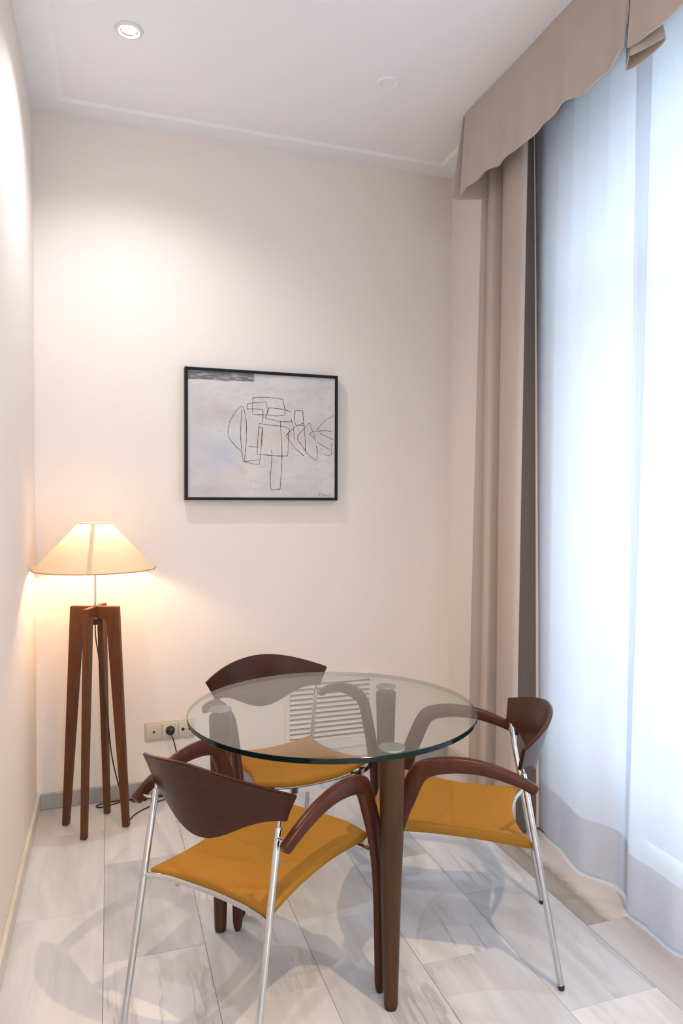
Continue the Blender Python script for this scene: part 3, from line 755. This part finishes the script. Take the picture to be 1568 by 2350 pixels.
# ------------------------------------------------------------------ curtains
def cloth_surface(bm, top, bot, zt, zb, nv=24, thick=.0025, n=8, ease=1.0, wob=.0):
    T, Bt = spline([(*p, 0) for p in top], n), spline([(*p, 0) for p in bot], n)
    N = len(T)-1
    def f(u, v, off=0):
        k = u*N; i = min(int(round(k)), N)
        p = T[i].lerp(Bt[i], v**ease)
        a, b = T[max(i-1,0)].lerp(Bt[max(i-1,0)], v**ease), T[min(i+1,N)].lerp(Bt[min(i+1,N)], v**ease)
        d = (b-a).normalized(); nr = Vector((d.y, -d.x, 0))
        w = wob*sin(v*7 + i*.35)*v
        p = p + nr*(off + w)
        return (p.x, p.y, zt(u) + (zb(u)-zt(u))*v)
    if thick: slab(bm, lambda u, v: f(u, v, -thick/2), N, nv, lambda u, v: f(u, v, thick/2))
    else: grid(bm, f, N, nv)
def heavy_curtain():
    r = tag(empty('curtain', (1.9, 2.7, 0)), 'long taupe pleated drape hanging beside the sheer curtains in the corner', 'curtain')
    bot = [(1.957,2.99), (1.905,2.955), (1.905,2.90), (1.945,2.85), (1.890,2.82), (1.858,2.76), (1.862,2.715), (1.950,2.668), (1.880,2.655), (1.830,2.58), (1.808,2.50), (1.806,2.435), (1.822,2.412)]
    top = [(1.955,2.90), (1.915,2.865), (1.905,2.835), (1.940,2.80), (1.895,2.775), (1.875,2.735), (1.880,2.705), (1.945,2.672), (1.895,2.655), (1.860,2.58), (1.845,2.50), (1.850,2.44), (1.866,2.425)]
    g = lambda P: [(a-1.9, b-2.7) for a, b in P]
    bm = NB(); cloth_surface(bm, g(top), g(bot), lambda u: 2.93, lambda u: .02 + .004*sin(u*19), 30, .003, 8, .8, .002)
    dr = finish(bm, 'drape', TAUPE, r, angle=60)
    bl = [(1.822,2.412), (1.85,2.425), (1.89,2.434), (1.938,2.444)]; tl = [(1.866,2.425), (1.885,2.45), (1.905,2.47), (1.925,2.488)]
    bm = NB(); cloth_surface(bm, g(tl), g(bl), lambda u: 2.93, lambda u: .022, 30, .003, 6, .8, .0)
    finish(bm, 'shaded_return', FOLD_SHADE, dr, angle=60)  # drape's last returned face, its shade painted as dark brown
    bl = [(1.938,2.444), (1.950,2.440)]; tl = [(1.925,2.488), (1.930,2.489)]
    bm = NB(); cloth_surface(bm, g(tl), g(bl), lambda u: 2.93, lambda u: .022, 30, .003, 4, .8, .0)
    finish(bm, 'leading_edge', TAUPE, dr, angle=60)
    for k in range(13):
        a, b = top[k]; bm = NB(); tube(bm, [(a-1.9, b-2.7, 2.925), (a-1.9, b-2.7, 2.962)], .002, 6)
        finish(bm, 'hook', BRUSHED, r)
heavy_curtain()
bm = NB(); box(bm, 1.885, 1.975, .42, 3.0, 2.955, 2.975, .003)
box(bm, 1.90, 1.93, .5, .53, 2.97, H, .002); box(bm, 1.90, 1.93, 2.85, 2.88, 2.97, H, .002); box(bm, 1.90, 1.93, 1.7, 1.73, 2.97, H, .002)
tag(finish(bm, 'curtain_rail', WHITE, smooth=False), 'white ceiling-mounted curtain track hidden behind the taupe pelmet', 'curtain rail')
def sheer_panel(label, bot, hem_z, ytop0, ytop1, seed, fold=.007, xt=1.962):
    random.seed(seed)
    n = len(bot)
    r = tag(empty('sheer_curtain', (bot[0][0], bot[0][1], 0)), label, 'sheer curtain', 'white sheer curtains across the window')
    ox, oy = bot[0]
    # densify the hem line, then build a finely pleated top with the same number of points
    D = spline([(*p, 0) for p in bot], 10); m = len(D)
    seglen = [0]
    for a, b in zip(D, D[1:]): seglen.append(seglen[-1] + (b-a).length)
    top = []
    ph = random.uniform(0, 6)
    for i, p in enumerate(D):
        s = seglen[i]/seglen[-1]
        y = ytop0 + (ytop1-ytop0)*s
        top.append(Vector((xt + fold*sin(s*seglen[-1]*26+ph) + fold*.4*sin(s*seglen[-1]*59+ph*2), y + .010*sin(s*seglen[-1]*60), 0)))
    ztop = 2.95
    def f(i, v, off=0):
        p = top[i].lerp(D[i], min(1, (v*1.02)**.75))
        s = seglen[i]
        amp = .006*sin(pi*min(v, 1))
        p = p + Vector((amp*sin(s*28 + ph + 1.1*v) + .0015*sin(s*90+ph*3)*sin(pi*min(1, v)), 0, 0))
        hz = hem_z(p.y)
        return (p.x - ox + off, p.y - oy, ztop + (hz-ztop)*v)
    nv = 40; bm = NB()
    V = [[bm.verts.new(f(i, j/nv)) for j in range(nv+1)] for i in range(m)]
    for i in range(m-1):
        for j in range(nv): bm.faces.new((V[i][j], V[i+1][j], V[i+1][j+1], V[i][j+1]))
    cl = finish(bm, 'voile', SHEER, r, angle=80)
    bm = NB(); vh = 1 - .19/2.93
    V = [[bm.verts.new(f(i, vh + (1-vh)*j/4, .0012)) for j in range(5)] for i in range(m)]
    for i in range(m-1):
        for j in range(4): bm.faces.new((V[i][j], V[i+1][j], V[i+1][j+1], V[i][j+1]))
    finish(bm, 'hem', SHEER_HEM, cl, angle=80)
    bm = NB(); V = [[bm.verts.new(f(i, w/2.93, -.0015)) for w in (0, .035, .07)] for i in range(m)]
    for i in range(m-1):
        for j in range(2): bm.faces.new((V[i][j], V[i+1][j], V[i+1][j+1], V[i][j+1]))
    finish(bm, 'heading_tape', SHEER, cl, angle=80)
sheer_panel('white sheer curtain panel next to the taupe drape, behind the right-hand chair',
    [(1.970,2.60), (1.962,2.52), (1.958,2.44), (1.948,2.376), (1.944,2.32), (1.943,2.28), (1.918,2.19), (1.909,2.126), (1.929,2.078), (1.962,2.03), (1.963,1.97), (1.940,1.915), (1.925,1.868)],
    lambda y: .015, 2.56, 1.858, 1)
sheer_panel('white sheer curtain panel nearest the viewer at the right edge of the photo',
    [(1.965,1.945), (1.935,1.905), (1.894,1.857), (1.896,1.78), (1.893,1.72), (1.890,1.66), (1.905,1.62), (1.935,1.55), (1.94,1.46), (1.90,1.38), (1.90,1.28), (1.94,1.2), (1.93,1.08), (1.90,1.0), (1.93,.9), (1.94,.8), (1.91,.7), (1.93,.6), (1.95,.5)],
    lambda y: .015, 1.93, .5, 2)
def pelmet():
    """fabric valance: long front panels with an inverted pleat between them, and a return to the wall"""
    r = tag(empty('curtain_pelmet', (1.76, 2.75, H)), 'taupe fabric pelmet with inverted pleats hanging from the ceiling over the window', 'curtain pelmet')
    zt = -.001; dz = -.338
    def panel(ya, yb, seed, flare=.0):
        random.seed(seed); ph = random.uniform(0, 6)
        L = abs(yb-ya); n = int(L/.012)
        def f(u, v, off):
            y = ya + (yb-ya)*u; s = y*1.0
            x = -.012*v + v*.007*sin(s*21+ph) + v*.004*sin(s*47+ph*2)
            e = min(u, 1-u)*L
            x -= .02*v*exp(-e/.05)
            zb = dz - .008*sin(s*13+ph) - .004*sin(s*37) 
            return (x + off, y, zt + (zb-zt)*v)
        bm = NB(); slab(bm, lambda u, v: f(u, v, -.003), n, 14, lambda u, v: f(u, v, .003))
        return finish(bm, 'panel', TAUPE, r, angle=60)
    y1, y2, y3 = -1.035, -2.10, -2.33
    panel(0, y1, 1); panel(y1-.004, y2-.0, 5); panel(y2-.004, y3, 8)
    # inverted pleats: a folded tuck behind each joint, showing below the hem
    for yj in (y1-.002, y2-.002):
        bm = NB()
        P = spline([(-.026,.002), (.0,.030), (.020,.055), (.030,.02), (.032,-.05), (.020,-.085), (.0,-.045), (-.026,-.003)] and [(-.022,.003,0), (-.004,.03,0), (.016,.058,0), (.030,.02,0), (.030,-.06,0), (.016,-.10,0), (-.004,-.05,0), (-.022,-.003,0)], 5)
        def f(u, v, off):
            k = min(int(round(u*(len(P)-1))), len(P)-1); p = P[k]
            return (p.x*v*1.0 + .003 + off, yj + p.y*(.25+.75*v), zt + (dz-.022-zt)*v)
        slab(bm, lambda u, v: f(u, v, 0), len(P)-1, 10, lambda u, v: f(u, v, .003)); finish(bm, 'pleat', TAUPE, r, angle=60)
    # corner tuck and the return to the wall
    def ret(u, v, off):
        x = -.006 - .030*v + (.218 + .030*v)*u
        return (x, .008 + .075*v*(1-u)**1.5*.6 + .006*v*sin(u*9) + off, zt + (dz-.0-zt)*v)
    bm = NB(); slab(bm, lambda u, v: ret(u, v, 0), 16, 12, lambda u, v: ret(u, v, .004)); finish(bm, 'return_panel', TAUPE, r, angle=60)
pelmet()
